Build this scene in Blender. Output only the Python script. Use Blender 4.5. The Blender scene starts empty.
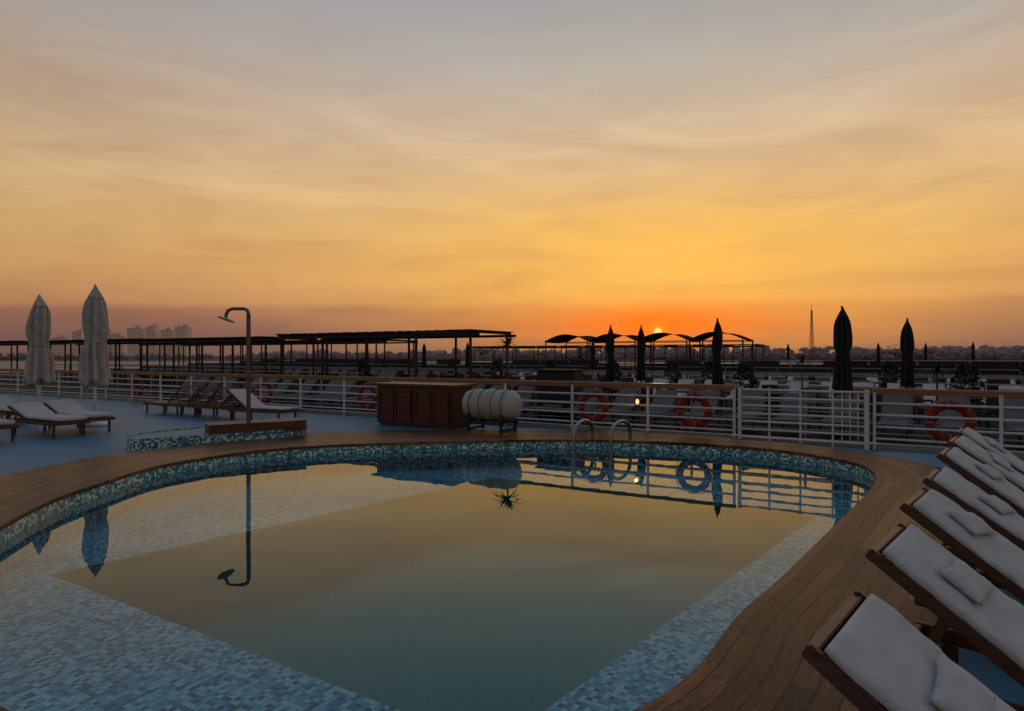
import bpy, bmesh, math, random
from mathutils import Vector, Matrix, noise
random.seed(7)
sc=bpy.context.scene
COL=sc.collection
TH=math.radians(-30.3)
CT,ST=math.cos(TH),math.sin(TH)
def L(s,t,z=0.0):
    return Vector((s*CT-t*ST, s*ST+t*CT, z))
def lin(r,g,b):
    def f(c):
        c/=255.0
        return c/12.92 if c<=0.04045 else ((c+0.055)/1.055)**2.4
    return (f(r),f(g),f(b),1)

# ---------------- node helpers ----------------
class NT:
    def __init__(s,nt): s.nt=nt
    def n(s,t,**k):
        nd=s.nt.nodes.new(t)
        for a,b in k.items(): setattr(nd,a,b)
        return nd
    def l(s,a,b): s.nt.links.new(a,b)
    def _in(s,sock,v):
        if isinstance(v,bpy.types.NodeSocket): s.l(v,sock)
        else: sock.default_value=v
    def m(s,op,a,b=0.0,c=None,clamp=False):
        nd=s.n('ShaderNodeMath',operation=op); nd.use_clamp=clamp
        s._in(nd.inputs[0],a); s._in(nd.inputs[1],b)
        if c is not None: s._in(nd.inputs[2],c)
        return nd.outputs[0]
    def v(s,op,a,b=None):
        nd=s.n('ShaderNodeVectorMath',operation=op)
        s._in(nd.inputs[0],a)
        if b is not None: s._in(nd.inputs[1],b)
        return nd
    def mix(s,f,a,b,mode='MIX'):
        nd=s.n('ShaderNodeMix',data_type='RGBA',blend_type=mode)
        s._in(nd.inputs[0],f); s._in(nd.inputs[6],a); s._in(nd.inputs[7],b)
        return nd.outputs[2]
    def ramp(s,f,stops,interp='LINEAR'):
        nd=s.n('ShaderNodeValToRGB'); cr=nd.color_ramp; cr.interpolation=interp
        while len(cr.elements)<len(stops): cr.elements.new(0.5)
        for e,(p,c) in zip(cr.elements,stops):
            e.position=p; e.color=c if len(c)==4 else (*c,1)
        s._in(nd.inputs[0],f)
        return nd.outputs[0]
    def noise(s,vec,scale,detail=4,rough=0.55,dist=0.0):
        nd=s.n('ShaderNodeTexNoise'); s.l(vec,nd.inputs['Vector'])
        nd.inputs['Scale'].default_value=scale; nd.inputs['Detail'].default_value=detail
        nd.inputs['Roughness'].default_value=rough; nd.inputs['Distortion'].default_value=dist
        return nd.outputs[0]
def newmat(name):
    m=bpy.data.materials.new(name); m.use_nodes=True
    nt=NT(m.node_tree); b=m.node_tree.nodes['Principled BSDF']
    return m,nt,b
def mat(name,col,rough=0.5,metal=0.0,var=0.15,scale=6.0,bump=0.0,bscale=40.0,col2=None,spec=0.5):
    m,t,b=newmat(name)
    tc=t.n('ShaderNodeTexCoord').outputs['Object']
    nz=t.noise(tc,scale,4)
    c1=tuple(max(0,x*(1-var)) for x in col[:3])+(1,)
    c2=tuple(min(1,x*(1+var)) for x in (col2 or col)[:3])+(1,)
    c=t.ramp(nz,[(0.3,c1),(0.7,c2)])
    t.l(c,b.inputs['Base Color'])
    r=t.m('MULTIPLY_ADD',nz,0.25,rough-0.12); t.l(r,b.inputs['Roughness'])
    b.inputs['Metallic'].default_value=metal
    b.inputs['Specular IOR Level'].default_value=spec
    if bump>0:
        bn=t.n('ShaderNodeBump'); bn.inputs['Strength'].default_value=bump; bn.inputs['Distance'].default_value=0.01
        t.l(t.noise(tc,bscale,4),bn.inputs['Height']); t.l(bn.outputs[0],b.inputs['Normal'])
    return m
def woodmat(name,c1,c2,rough=0.5,stretch=(1.5,22,22),uv=False):
    m,t,b=newmat(name)
    tcn=t.n('ShaderNodeTexCoord'); tc=tcn.outputs['UV' if uv else 'Object']
    mp=t.n('ShaderNodeMapping'); t.l(tc,mp.inputs[0]); mp.inputs['Scale'].default_value=stretch
    nz=t.noise(mp.outputs[0],2.0,6,0.6,0.6)
    c=t.ramp(nz,[(0.3,c1),(0.7,c2)])
    t.l(c,b.inputs['Base Color']); b.inputs['Roughness'].default_value=rough
    bn=t.n('ShaderNodeBump'); bn.inputs['Strength'].default_value=0.3; bn.inputs['Distance'].default_value=0.004
    t.l(nz,bn.inputs['Height']); t.l(bn.outputs[0],b.inputs['Normal'])
    return m
def deckwood(name):
    m,t,b=newmat(name)
    uv=t.n('ShaderNodeTexCoord').outputs['UV']
    br=t.n('ShaderNodeTexBrick'); t.l(uv,br.inputs['Vector'])
    br.offset=0.37; br.inputs['Scale'].default_value=1.0
    br.inputs['Brick Width'].default_value=1.15; br.inputs['Row Height'].default_value=0.118
    br.inputs['Mortar Size'].default_value=0.0042; br.inputs['Mortar Smooth'].default_value=0.2
    br.inputs['Color1'].default_value=(0.0,0.0,0.0,1); br.inputs['Color2'].default_value=(1,1,1,1)
    br.inputs['Mortar'].default_value=(0,0,0,1)
    off=t.n('ShaderNodeCombineXYZ'); t.l(t.m('MULTIPLY',br.outputs['Color'],7.0),off.inputs[0]); t.l(t.m('MULTIPLY',br.outputs['Color'],3.0),off.inputs[1])
    va=t.v('ADD',uv,off.outputs[0]).outputs[0]
    mp=t.n('ShaderNodeMapping'); t.l(va,mp.inputs[0]); mp.inputs['Scale'].default_value=(1.6,11,1)
    g=t.noise(mp.outputs[0],2.0,8,0.78,1.6)
    g2=t.noise(uv,0.9,3)
    a=t.m('MULTIPLY_ADD',br.outputs['Color'],0.48,t.m('MULTIPLY_ADD',g,3.0,-1.32))
    a=t.m('ADD',a,t.m('MULTIPLY_ADD',g2,0.6,-0.28))
    c=t.ramp(a,[(0.02,(0.018,0.006,0.003)),(0.42,(0.110,0.042,0.016)),(0.98,(0.33,0.145,0.060))])
    c=t.mix(t.m('MULTIPLY',br.outputs['Fac'],0.95),c,(0.006,0.003,0.002,1))
    t.l(c,b.inputs['Base Color'])
    t.l(t.m('MULTIPLY_ADD',g,0.5,0.15),b.inputs['Roughness'])
    b.inputs['Specular IOR Level'].default_value=0.14
    h=t.m('SUBTRACT',t.m('MULTIPLY',g,0.5),br.outputs['Fac'])
    bn=t.n('ShaderNodeBump'); bn.inputs['Strength'].default_value=0.8; bn.inputs['Distance'].default_value=0.006
    t.l(h,bn.inputs['Height']); t.l(bn.outputs[0],b.inputs['Normal'])
    return m
def mosaic(name,stops,size=0.045,grout=(0.35,0.42,0.42,1),rough=0.2,gw=0.07,big=0.35):
    m,t,b=newmat(name)
    uv=t.n('ShaderNodeTexCoord').outputs['UV']
    sc_=t.v('SCALE',uv); sc_.inputs['Scale'].default_value=1.0/size
    fl=t.v('FLOOR',sc_.outputs[0]); fr=t.v('FRACTION',sc_.outputs[0])
    wn=t.n('ShaderNodeTexWhiteNoise',noise_dimensions='3D'); t.l(fl.outputs[0],wn.inputs['Vector'])
    c=t.ramp(wn.outputs['Value'],stops,'CONSTANT')
    sp=t.n('ShaderNodeSeparateXYZ'); t.l(fr.outputs[0],sp.inputs[0])
    gx=t.m('LESS_THAN',sp.outputs[0],gw); gy=t.m('LESS_THAN',sp.outputs[1],gw)
    g=t.m('MAXIMUM',gx,gy)
    bg_=t.noise(uv,1.3,3)
    c=t.mix(t.m('MULTIPLY',bg_,big),c,(0.03,0.20,0.25,1))
    c=t.mix(g,c,grout)
    t.l(c,b.inputs['Base Color'])
    b.inputs['Roughness'].default_value=rough
    return m

TEAK=woodmat('teak',(0.045,0.015,0.007,1),(0.13,0.050,0.024,1),0.45)
RAILWOOD=woodmat('rail_wood',(0.20,0.085,0.035,1),(0.36,0.165,0.075,1),0.4)
POSTWOOD=woodmat('shower_post_bronze',(0.12,0.060,0.036,1),(0.19,0.10,0.06,1),0.4,stretch=(14,14,1.5))
CABW=woodmat('cabinet_wood',(0.055,0.010,0.005,1),(0.115,0.026,0.013,1),0.35,stretch=(1.2,18,18))
DECKW=deckwood('deck_planks')
BLUE=mat('blue_deck_paint',(0.050,0.185,0.30),0.5,var=0.2,scale=0.9,bump=0.2,bscale=60,spec=0.25)
WHITE=mat('white_paint',(0.60,0.59,0.57),0.45,var=0.08)
TOWEL=mat('towel_cloth',(0.53,0.515,0.49),0.9,var=0.09,scale=7,bump=0.6,bscale=70,spec=0.05)
UMB=mat('beige_canvas',(0.44,0.39,0.34),0.85,var=0.2,scale=5,bump=0.3,spec=0.1)
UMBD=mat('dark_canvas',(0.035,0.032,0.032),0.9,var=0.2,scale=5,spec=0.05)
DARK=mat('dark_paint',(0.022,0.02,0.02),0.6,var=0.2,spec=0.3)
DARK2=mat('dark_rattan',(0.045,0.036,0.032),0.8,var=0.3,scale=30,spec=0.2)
STEEL=mat('stainless_steel',(0.26,0.27,0.29),0.3,metal=1.0,var=0.05)
GREYM=mat('grey_metal',(0.24,0.24,0.24),0.5,metal=0.1)
RED=mat('red_plastic',(0.24,0.013,0.008),0.5,var=0.25,spec=0.25)
BAND=mat('reflective_band',(0.22,0.13,0.11),0.5)
FIBRE=mat('canister_fibreglass',(0.40,0.38,0.32),0.45,var=0.14,scale=3)
STRAP=mat('grey_strap',(0.16,0.155,0.14),0.7)
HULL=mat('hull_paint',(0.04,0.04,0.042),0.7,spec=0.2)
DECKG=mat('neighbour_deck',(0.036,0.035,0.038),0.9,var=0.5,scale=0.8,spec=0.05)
LEAF=mat('palm_leaf',(0.02,0.028,0.014),0.6,var=0.3)
POT=mat('clay_pot',(0.10,0.05,0.03),0.7)
MOS=mosaic('pool_mosaic',[(0.0,lin(50,160,188)),(0.14,lin(130,208,222)),(0.28,lin(190,236,238)),(0.44,lin(248,252,248)),(0.60,lin(115,196,212)),(0.72,lin(10,98,138)),(0.83,lin(50,155,180)),(0.92,lin(250,252,248))],0.040,grout=lin(150,195,200),rough=0.3,big=0.15)
MOSW=mosaic('wall_mosaic',[(0.0,lin(20,80,98)),(0.18,lin(75,150,162)),(0.36,lin(165,208,200)),(0.5,lin(225,232,215)),(0.63,lin(40,110,130)),(0.8,lin(100,168,170)),(0.92,lin(240,240,225))],0.036,grout=(0.2,0.28,0.28,1),big=0.22)
DEEP=mosaic('deep_mosaic',[(0.0,lin(44,146,130)),(0.3,lin(52,154,136)),(0.65,lin(48,150,134))],0.05,grout=lin(62,150,134),rough=0.4,big=0.1)

# ---------------- mesh helpers ----------------
def finish(bm,name,mats,parent=None,loc=None,rot=0.0,smooth=False):
    me=bpy.data.meshes.new(name); bm.normal_update(); bm.to_mesh(me); bm.free()
    if not isinstance(mats,(list,tuple)): mats=[mats]
    for m in mats: me.materials.append(m)
    if smooth:
        for p in me.polygons: p.use_smooth=True
    ob=bpy.data.objects.new(name,me); COL.objects.link(ob)
    if parent: ob.parent=parent
    if loc is not None: ob.location=loc
    if rot: ob.rotation_euler=(0,0,rot)
    return ob
def tag(ob,label,cat,group=None,kind=None):
    if kind: ob['kind']=kind
    if label: ob['label']=label
    if cat: ob['category']=cat
    if group: ob['group']=group
    return ob
def thing(name,loc,rot,label,cat,group=None):
    e=bpy.data.objects.new(name,None); e.empty_display_size=0.2
    COL.objects.link(e); e.location=loc; e.rotation_euler=(0,0,rot)
    return tag(e,label,cat,group)
def copy_thing(root,loc,rot,label=None,scale=None):
    r=root.copy(); COL.objects.link(r); r.location=loc; r.rotation_euler=(0,0,rot)
    if label: r['label']=label
    if scale: r.scale=scale
    def rec(o,n):
        for c in list(o.children):
            if c is n: continue
            k=c.copy(); COL.objects.link(k); k.parent=n
            rec(c,k)
    kids=list(root.children)
    for c in kids:
        k=c.copy(); COL.objects.link(k); k.parent=r
        rec(c,k)
    return r
def box(bm,c,s,mi=0,M=None,bev=0.0):
    r=bmesh.ops.create_cube(bm,size=1.0); vs=r['verts']
    bmesh.ops.scale(bm,vec=Vector(s),verts=vs)
    if bev>0:
        es=set(e for v in vs for e in v.link_edges)
        rr=bmesh.ops.bevel(bm,geom=list(es),offset=bev,segments=2,affect='EDGES')
        vs=list(set(v for f in rr['faces'] for v in f.verts)|set(v for v in vs if v.is_valid))
    if M is not None: bmesh.ops.transform(bm,matrix=M,verts=vs)
    bmesh.ops.translate(bm,vec=Vector(c),verts=vs)
    if mi:
        for f in set(f for v in vs for f in v.link_faces): f.material_index=mi
    return vs
def beam(bm,a,b,w,h,mi=0,bev=0.0):
    a=Vector(a); b=Vector(b); d=b-a; ln=d.length
    x=d.normalized(); up=Vector((0,0,1))
    if abs(x.z)>0.99: up=Vector((0,1,0))
    y=up.cross(x).normalized(); z=x.cross(y)
    M=Matrix((x,y,z)).transposed().to_4x4()
    box(bm,(a+b)/2,(ln,w,h),mi,M,bev)
def tube(bm,pts,r,seg=10,mi=0,caps=True,closed=False):
    pts=[Vector(p) for p in pts]; n=len(pts); rings=[]
    prev=None
    for i,p in enumerate(pts):
        if closed: t=(pts[(i+1)%n]-pts[i-1]).normalized()
        else: t=(pts[min(i+1,n-1)]-pts[max(i-1,0)]).normalized()
        if prev is None:
            up=Vector((0,0,1)) if abs(t.z)<0.9 else Vector((1,0,0))
            a=t.cross(up).normalized()
        else:
            a=(prev-t*prev.dot(t)).normalized()
        prev=a; b=t.cross(a)
        rr=r(i/(n-1)) if callable(r) else r
        rings.append([bm.verts.new(p+(a*math.cos(k*2*math.pi/seg)+b*math.sin(k*2*math.pi/seg))*rr) for k in range(seg)])
    rng=range(n if closed else n-1)
    for i in rng:
        A=rings[i];B=rings[(i+1)%n]
        for k in range(seg):
            f=bm.faces.new((A[k],A[(k+1)%seg],B[(k+1)%seg],B[k])); f.smooth=True; f.material_index=mi
    if caps and not closed:
        bm.faces.new(rings[0][::-1]).material_index=mi; bm.faces.new(rings[-1]).material_index=mi
def lathe(bm,prof,seg=24,fold=0.0,nf=8,c=(0,0,0),mi=0,foldf=None):
    rings=[]
    for (r,z) in prof:
        ring=[]
        for k in range(seg):
            a=k*2*math.pi/seg
            fo=fold if foldf is None else foldf(z)
            rr=r*(1+fo*math.cos(nf*a+0.6*math.sin(3*a)))
            ring.append(bm.verts.new((c[0]+rr*math.cos(a),c[1]+rr*math.sin(a),c[2]+z)))
        rings.append(ring)
    for A,B in zip(rings[:-1],rings[1:]):
        for k in range(seg):
            f=bm.faces.new((A[k],A[(k+1)%seg],B[(k+1)%seg],B[k])); f.smooth=True; f.material_index=mi
    bm.faces.new(rings[0][::-1]).material_index=mi; bm.faces.new(rings[-1]).material_index=mi
def catmull(pts,sub=6):
    n=len(pts); out=[]
    for i in range(n):
        p0,p1,p2,p3=[Vector((*pts[(i+k)%n],0)) for k in (-1,0,1,2)]
        for j in range(sub):
            t=j/sub
            q=0.5*((2*p1)+(-p0+p2)*t+(2*p0-5*p1+4*p2-p3)*t*t+(-p0+3*p1-3*p2+p3)*t**3)
            out.append((q.x,q.y))
    return out

# ---------------- pool ----------------
pairs=[((-4.97,6.21),(-6.7,6.6)),((-5.27,7.30),(-6.95,7.9)),((-5.34,8.30),(-6.95,9.2)),((-5.33,9.43),(-6.75,10.4)),
((-5.0,10.27),(-6.1,11.4)),((-4.39,11.15),(-5.3,12.35)),((-3.35,11.78),(-4.3,13.5)),((-1.75,12.2),(-2.2,14.2)),
((0.16,12.5),(0.3,14.1)),((1.72,12.5),(2.2,13.9)),((3.50,11.95),(4.1,12.9)),((4.67,11.15),(5.4,11.85)),
((5.27,9.97),(6.2,10.3)),((5.13,9.02),(6.1,8.7)),((4.52,7.98),(5.35,7.45)),((3.22,6.28),(4.05,5.7)),
((2.09,4.82),(2.95,4.3)),((1.48,4.07),(2.35,3.5)),((0.95,3.3),(1.8,2.6)),((0.45,2.87),(1.1,1.95)),
((-0.4,2.6),(-0.3,1.6)),((-1.4,2.62),(-1.6,1.6)),((-2.3,2.92),(-3.0,1.9)),((-3.5,3.7),(-4.7,2.8)),((-4.5,4.8),(-6.2,4.7))]
SUB=7
inner=catmull([p[0] for p in pairs],SUB); outer=catmull([p[1] for p in pairs],SUB)
N=len(inner)
ZC=0.06; ZW=-0.12; ZL=-0.47; ZD=-1.45
def cum(pl):
    c=[0]
    for i in range(len(pl)):
        a=pl[i]; b=pl[(i+1)%len(pl)]
        c.append(c[-1]+math.hypot(a[0]-b[0],a[1]-b[1]))
    return c
cl=cum(inner)
bm=bmesh.new(); uvl=bm.loops.layers.uv.new('UVMap')
def quad(vs,uvs):
    f=bm.faces.new(vs)
    for l,u in zip(f.loops,uvs): l[uvl].uv=u
    return f
K=6
rows=[]
for i in range(N):
    a=Vector((*inner[i],0)); o=Vector((*outer[i],0)); d=(o-a); w=d.length; dn=d/w
    pr=[(0.03,ZC-0.05),(-0.03,ZC-0.05),(-0.035,ZC-0.012),(-0.022,ZC)]
    pr+=[(w*k/K,ZC) for k in range(1,K)]
    pr+=[(w-0.015,ZC),(w,ZC-0.012),(w,-0.01)]
    rows.append([(a+dn*x+Vector((0,0,z)),x,z) for x,z in pr])
vv=[[bm.verts.new(p[0]) for p in r] for r in rows]
for i in range(N):
    j=(i+1)%N
    for k in range(len(rows[0])-1):
        u0,u1=cl[i],cl[i+1]
        va,vb=rows[i][k][1]-rows[i][k][2],rows[i][k+1][1]-rows[i][k+1][2]
        va2,vb2=rows[j][k][1]-rows[j][k][2],rows[j][k+1][1]-rows[j][k+1][2]
        quad((vv[i][k],vv[j][k],vv[j][k+1],vv[i][k+1]),((u0,va),(u1,va2),(u1,vb2),(u0,vb)))
bmesh.ops.recalc_face_normals(bm,faces=bm.faces)
cop=finish(bm,'pool_coping',DECKW); tag(cop,None,None,kind='structure')
bm=bmesh.new(); uvl=bm.loops.layers.uv.new('UVMap')
for i in range(N):
    j=(i+1)%N
    p=[(inner[i][0],inner[i][1],ZL),(inner[j][0],inner[j][1],ZL),(inner[j][0],inner[j][1],ZC-0.045),(inner[i][0],inner[i][1],ZC-0.045)]
    quad([bm.verts.new(q) for q in p],((cl[i],ZL),(cl[i+1],ZL),(cl[i+1],ZC-0.045),(cl[i],ZC-0.045)))
tag(finish(bm,'pool_wall',MOSW),None,None,kind='structure')
deepq=[(-4.58,6.34),(-0.1,3.55),(4.2,8.75),(-0.35,11.35)]
def filled(loops,z,name,m):
    global uvl
    bm=bmesh.new(); uvl=bm.loops.layers.uv.new('UVMap'); es=[]
    for lp in loops:
        v=[bm.verts.new((x,y,z)) for x,y in lp]
        es+=[bm.edges.new((v[i],v[(i+1)%len(v)])) for i in range(len(v))]
    bmesh.ops.triangle_fill(bm,edges=es,use_beauty=True,use_dissolve=False)
    for f in bm.faces:
        f.normal_update()
        if f.normal.z<0: f.normal_flip()
        for l in f.loops:
            x,y=l.vert.co.x,l.vert.co.y
            l[uvl].uv=(x*CT+y*ST,-x*ST+y*CT)
    ob=finish(bm,name,m); tag(ob,None,None,kind='structure'); return ob
filled([inner,deepq],ZL,'pool_ledge_floor',MOS)
filled([deepq],ZD,'pool_deep_floor',DEEP)
bm=bmesh.new(); uvl=bm.loops.layers.uv.new('UVMap')
for i in range(4):
    a=deepq[i]; b=deepq[(i+1)%4]; ln=math.hypot(a[0]-b[0],a[1]-b[1])
    quad([bm.verts.new(q) for q in ((*a,ZD),(*b,ZD),(*b,ZL),(*a,ZL))],((0,0),(ln,0),(ln,1),(0,1)))
tag(finish(bm,'pool_deep_wall',DEEP),None,None,kind='structure')
# water
wm,t,b=newmat('pool_water'); nt=wm.node_tree
fr=t.n('ShaderNodeFresnel'); fr.inputs[0].default_value=1.33
gl=t.n('ShaderNodeBsdfGlossy'); gl.inputs['Roughness'].default_value=0.004; gl.inputs['Color'].default_value=(0.95,0.99,0.99,1)
tr=t.n('ShaderNodeBsdfTransparent'); tr.inputs[0].default_value=(0.70,0.94,0.95,1)
tc=t.n('ShaderNodeTexCoord').outputs['Object']
bn=t.n('ShaderNodeBump'); bn.inputs['Strength'].default_value=0.05; bn.inputs['Distance'].default_value=0.02
t.l(t.noise(tc,1.8,2),bn.inputs['Height']); t.l(bn.outputs[0],gl.inputs['Normal'])
mx=t.n('ShaderNodeMixShader'); t.l(fr.outputs[0],mx.inputs[0]); t.l(tr.outputs[0],mx.inputs[1]); t.l(gl.outputs[0],mx.inputs[2])
t.l(mx.outputs[0],nt.nodes['Material Output'].inputs[0])
filled([inner],ZW,'pool_water',wm)
deckpoly=[tuple(L(s,t_)[:2]) for s,t_ in ((-45,-12),(16,-12),(16,13.55),(-45,13.55))]
filled([deckpoly,outer],0.0,'ship_deck',BLUE)
bm=bmesh.new()
c=[L(*q) for q in ((-45,-12),(16,-12),(16,13.55),(-45,13.55))]
for i in range(4):
    a=c[i]; b2=c[(i+1)%4]
    bm.faces.new([bm.verts.new(q) for q in ((a.x,a.y,-6.2),(b2.x,b2.y,-6.2),(b2.x,b2.y,-0.002),(a.x,a.y,-0.002))])
tag(finish(bm,'ship_hull',HULL),None,None,kind='structure')
bm=bmesh.new(); box(bm,L(-14.5,13.45,0.05),(61,0.16,0.1),0,Matrix.Rotation(TH,4,'Z'),0.01)
tag(finish(bm,'deck_edge_kerb',GREYM),None,None,kind='structure')

# ---------------- pool ladder ----------------
lad=thing('pool_ladder',(1.75,12.45,ZC),0,'stainless steel pool ladder with two curved handrails at the coping','ladder')
def hoop(a,bp):
    a=Vector((*a,0)); bp=Vector((*bp,0)); bm=bmesh.new()
    pts=[]
    for z in (-1.2,-0.6,-0.2,0.0,0.10): pts.append(a+Vector((0,0,z)))
    for k in range(1,12):
        an=math.pi*(1-k/12.0); c_=(a+bp)/2
        q=c_+(bp-a)/2*math.cos(an)*1.0; q.z=0.12+0.25*math.sin(an); pts.append(q)
    for z in (0.10,0.05,-0.03): pts.append(bp+Vector((0,0,z)))
    pts=[p-Vector((1.75,12.45,0)) for p in pts]
    tube(bm,pts,0.034,10)
    lathe(bm,[(0.06,0),(0.06,0.012),(0.035,0.02)],16,c=(bp.x-1.75,bp.y-12.45,0.002))
    return finish(bm,'handrail',STEEL,lad)
hoop((1.17,12.1),(1.62,12.9)); hoop((1.84,11.95),(2.35,12.72))
for k,z in enumerate((-0.42,-0.7,-0.98)):
    bm=bmesh.new(); beam(bm,(1.19-1.75,12.1-12.45,z),(1.84-1.75,11.97-12.45,z),0.08,0.03)
    finish(bm,'tread',STEEL,lad)

# ---------------- railing ----------------
def railing(s0,s1,tt,label,zt=1.05,wood=True,z0=0.0,step=1.75,mat_=WHITE,topm=RAILWOOD,group='ship railings',nb=4,r=0.02,panel=None):
    R=thing('railing',L(s0,tt,z0),TH,label,'railing',group)
    ln=s1-s0; n=max(1,round(ln/step))
    for i in range(n+1):
        x=ln*i/n; bm=bmesh.new()
        box(bm,(x,0,zt/2),(0.05,0.05,zt-0.004),0,None,0.006)
        box(bm,(x,0,0.106),(0.12,0.12,0.012))
        finish(bm,'post',mat_,R)
    for k in range(nb):
        bm=bmesh.new(); z=0.2+(zt-0.2)*k/nb
        tube(bm,[(0,0,z),(ln/2,0,z),(ln,0,z)],r,8); finish(bm,'bar',mat_,R)
    bm=bmesh.new(); box(bm,(ln/2,0,zt+0.03),(ln+0.06,0.12 if wood else 0.05,0.06),0,None,0.014)
    finish(bm,'handrail',topm,R)
    if panel:
        for i in range(n):
            if random.random()<0.12: continue
            bm=bmesh.new(); x=ln*(i+0.5)/n; box(bm,(x,0.05,zt*0.48),(ln/n-0.12,0.02,zt*0.8)); finish(bm,'canvas_panel',panel,R)
    return R
railing(-40,-2.62,13.3,'white tubular ship railing with a varnished wood handrail')
railing(-0.18,9,13.3,'white tubular ship railing with wood handrail')
G=thing('boarding_gate',L(-2.5,13.22,0),TH,'white metal boarding gate of horizontal bars between railings','gate')
for x,w in ((0,0.06),(0.55,0.035),(1.1,0.035),(1.65,0.035),(2.2,0.085)):
    bm=bmesh.new(); box(bm,(x,0,0.54),(w,w,1.08),0,None,0.006); finish(bm,'post',WHITE,G)
for k in range(7):
    bm=bmesh.new(); z=0.10+0.155*k; tube(bm,[(0,0,z),(1.1,0,z),(2.2,0,z)],0.021,8); finish(bm,'bar',WHITE,G)
for x in (1.80,1.93,2.06):
    bm=bmesh.new(); tube(bm,[(x,0.03,0.12),(x,0.03,1.02)],0.012,8); finish(bm,'upright_bar',WHITE,G)

def life_ring(s,tt,z,src=[None]):
    lab='red life ring with pale bands hanging on the railing'
    if src[0] is None:
        e=thing('life_ring',L(s,tt,z),TH,lab,'life ring','life rings on the railing')
        bm=bmesh.new(); n=48; seg=12
        R_,r=0.29,0.075; rings=[]
        for i in range(n):
            a=i*2*math.pi/n; ce=Vector((math.cos(a)*R_,0,math.sin(a)*R_)); d=ce.normalized()
            rr=r*(1.04 if i%12==0 else 1)
            rings.append([bm.verts.new(ce+d*rr*math.cos(k*2*math.pi/seg)+Vector((0,1,0))*rr*0.7*math.sin(k*2*math.pi/seg)) for k in range(seg)])
        for i in range(n):
            for k in range(seg):
                f=bm.faces.new((rings[i][k],rings[i][(k+1)%seg],rings[(i+1)%n][(k+1)%seg],rings[(i+1)%n][k])); f.smooth=True
                f.material_index=1 if (i%12)==0 else 0
        bmesh.ops.recalc_face_normals(bm,faces=bm.faces)
        finish(bm,'ring',[RED,BAND],e)
        bm=bmesh.new(); pts=[]
        for i in range(64):
            a=i*2*math.pi/64; rad=0.37+0.03*abs(math.sin(2*a)); pts.append((math.cos(a)*rad,-0.01,math.sin(a)*rad))
        tube(bm,pts,0.008,6,closed=True); finish(bm,'grab_rope',BAND,e)
        src[0]=e
    else: copy_thing(src[0],L(s,tt,z),TH)
for s in (-23.8,-16.8,-12.5,-5.7,-3.45,0.95): life_ring(s,13.395,0.55)
LP=thing('rail_lantern',L(-4.6,13.2,0.62),TH,'small lit warm lantern fixed to the railing','lantern')
bm=bmesh.new(); lathe(bm,[(0.05,0),(0.055,0.02),(0.05,0.03)],16); lathe(bm,[(0.05,0.15),(0.06,0.16),(0.02,0.2)],16)
for k in range(4):
    a=k*math.pi/2+0.4; tube(bm,[(0.045*math.cos(a),0.045*math.sin(a),0.02),(0.045*math.cos(a),0.045*math.sin(a),0.16)],0.004,6)
beam(bm,(0,0.02,0.02),(0,0.1,0.02),0.03,0.015)
finish(bm,'housing',DARK,LP)
em,t,b=newmat('lamp_glass'); b.inputs['Emission Color'].default_value=(1,0.55,0.16,1); b.inputs['Emission Strength'].default_value=1.2
tcx=t.n('ShaderNodeTexCoord').outputs['Object']; t.l(t.ramp(t.noise(tcx,5),[(0,(1,.7,.4)),(1,(1,.8,.5))]),b.inputs['Base Color'])
bm=bmesh.new(); lathe(bm,[(0.02,0.03),(0.034,0.06),(0.036,0.11),(0.02,0.148)],16); finish(bm,'lamp_glass',em,LP)
pl=bpy.data.lights.new('lantern_light','POINT'); pl.energy=0.35; pl.color=(1,0.6,0.25); pl.shadow_soft_size=0.03; pl.specular_factor=0.05
po=bpy.data.objects.new('lantern_light',pl); COL.objects.link(po); po.location=L(-4.6,13.10,0.72)

# ---------------- cabinet ----------------
C=thing('wooden_cabinet',L(-10.9,11.9,ZC-0.05),TH,'reddish brown wooden deck cabinet with panelled doors and lid','cabinet')
bm=bmesh.new(); box(bm,(1.2,0.45,0.5),(2.3,0.80,0.9),0,None,0.01); box(bm,(1.2,0.47,0.03),(2.2,0.75,0.055)); finish(bm,'body',CABW,C)
bm=bmesh.new(); box(bm,(1.2,0.45,0.985),(2.50,1.02,0.06),0,None,0.014); finish(bm,'counter_top',TEAK,C)
for k in range(2):
    bm=bmesh.new(); x=0.64+1.12*k
    box(bm,(x,0.035,0.5),(1.06,0.03,0.78),0,None,0.006)
    for dx_ in (-0.26,0.26):
        for q in ((0,0.34,0.46,0.05),(0,-0.34,0.46,0.05),(-0.21,0,0.05,0.63),(0.21,0,0.05,0.63)):
            box(bm,(x+dx_+q[0],0.008,0.5+q[1]),(q[2],0.026,q[3]),0,None,0.004)
    d=finish(bm,'door',CABW,C)
    bm=bmesh.new(); hx=x+(0.49 if k%2==0 else -0.49)
    tube(bm,[(hx,0.018,0.5),(hx,-0.015,0.51),(hx,-0.015,0.59),(hx,0.018,0.6)],0.006,6); finish(bm,'handle',STEEL,d)

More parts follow.
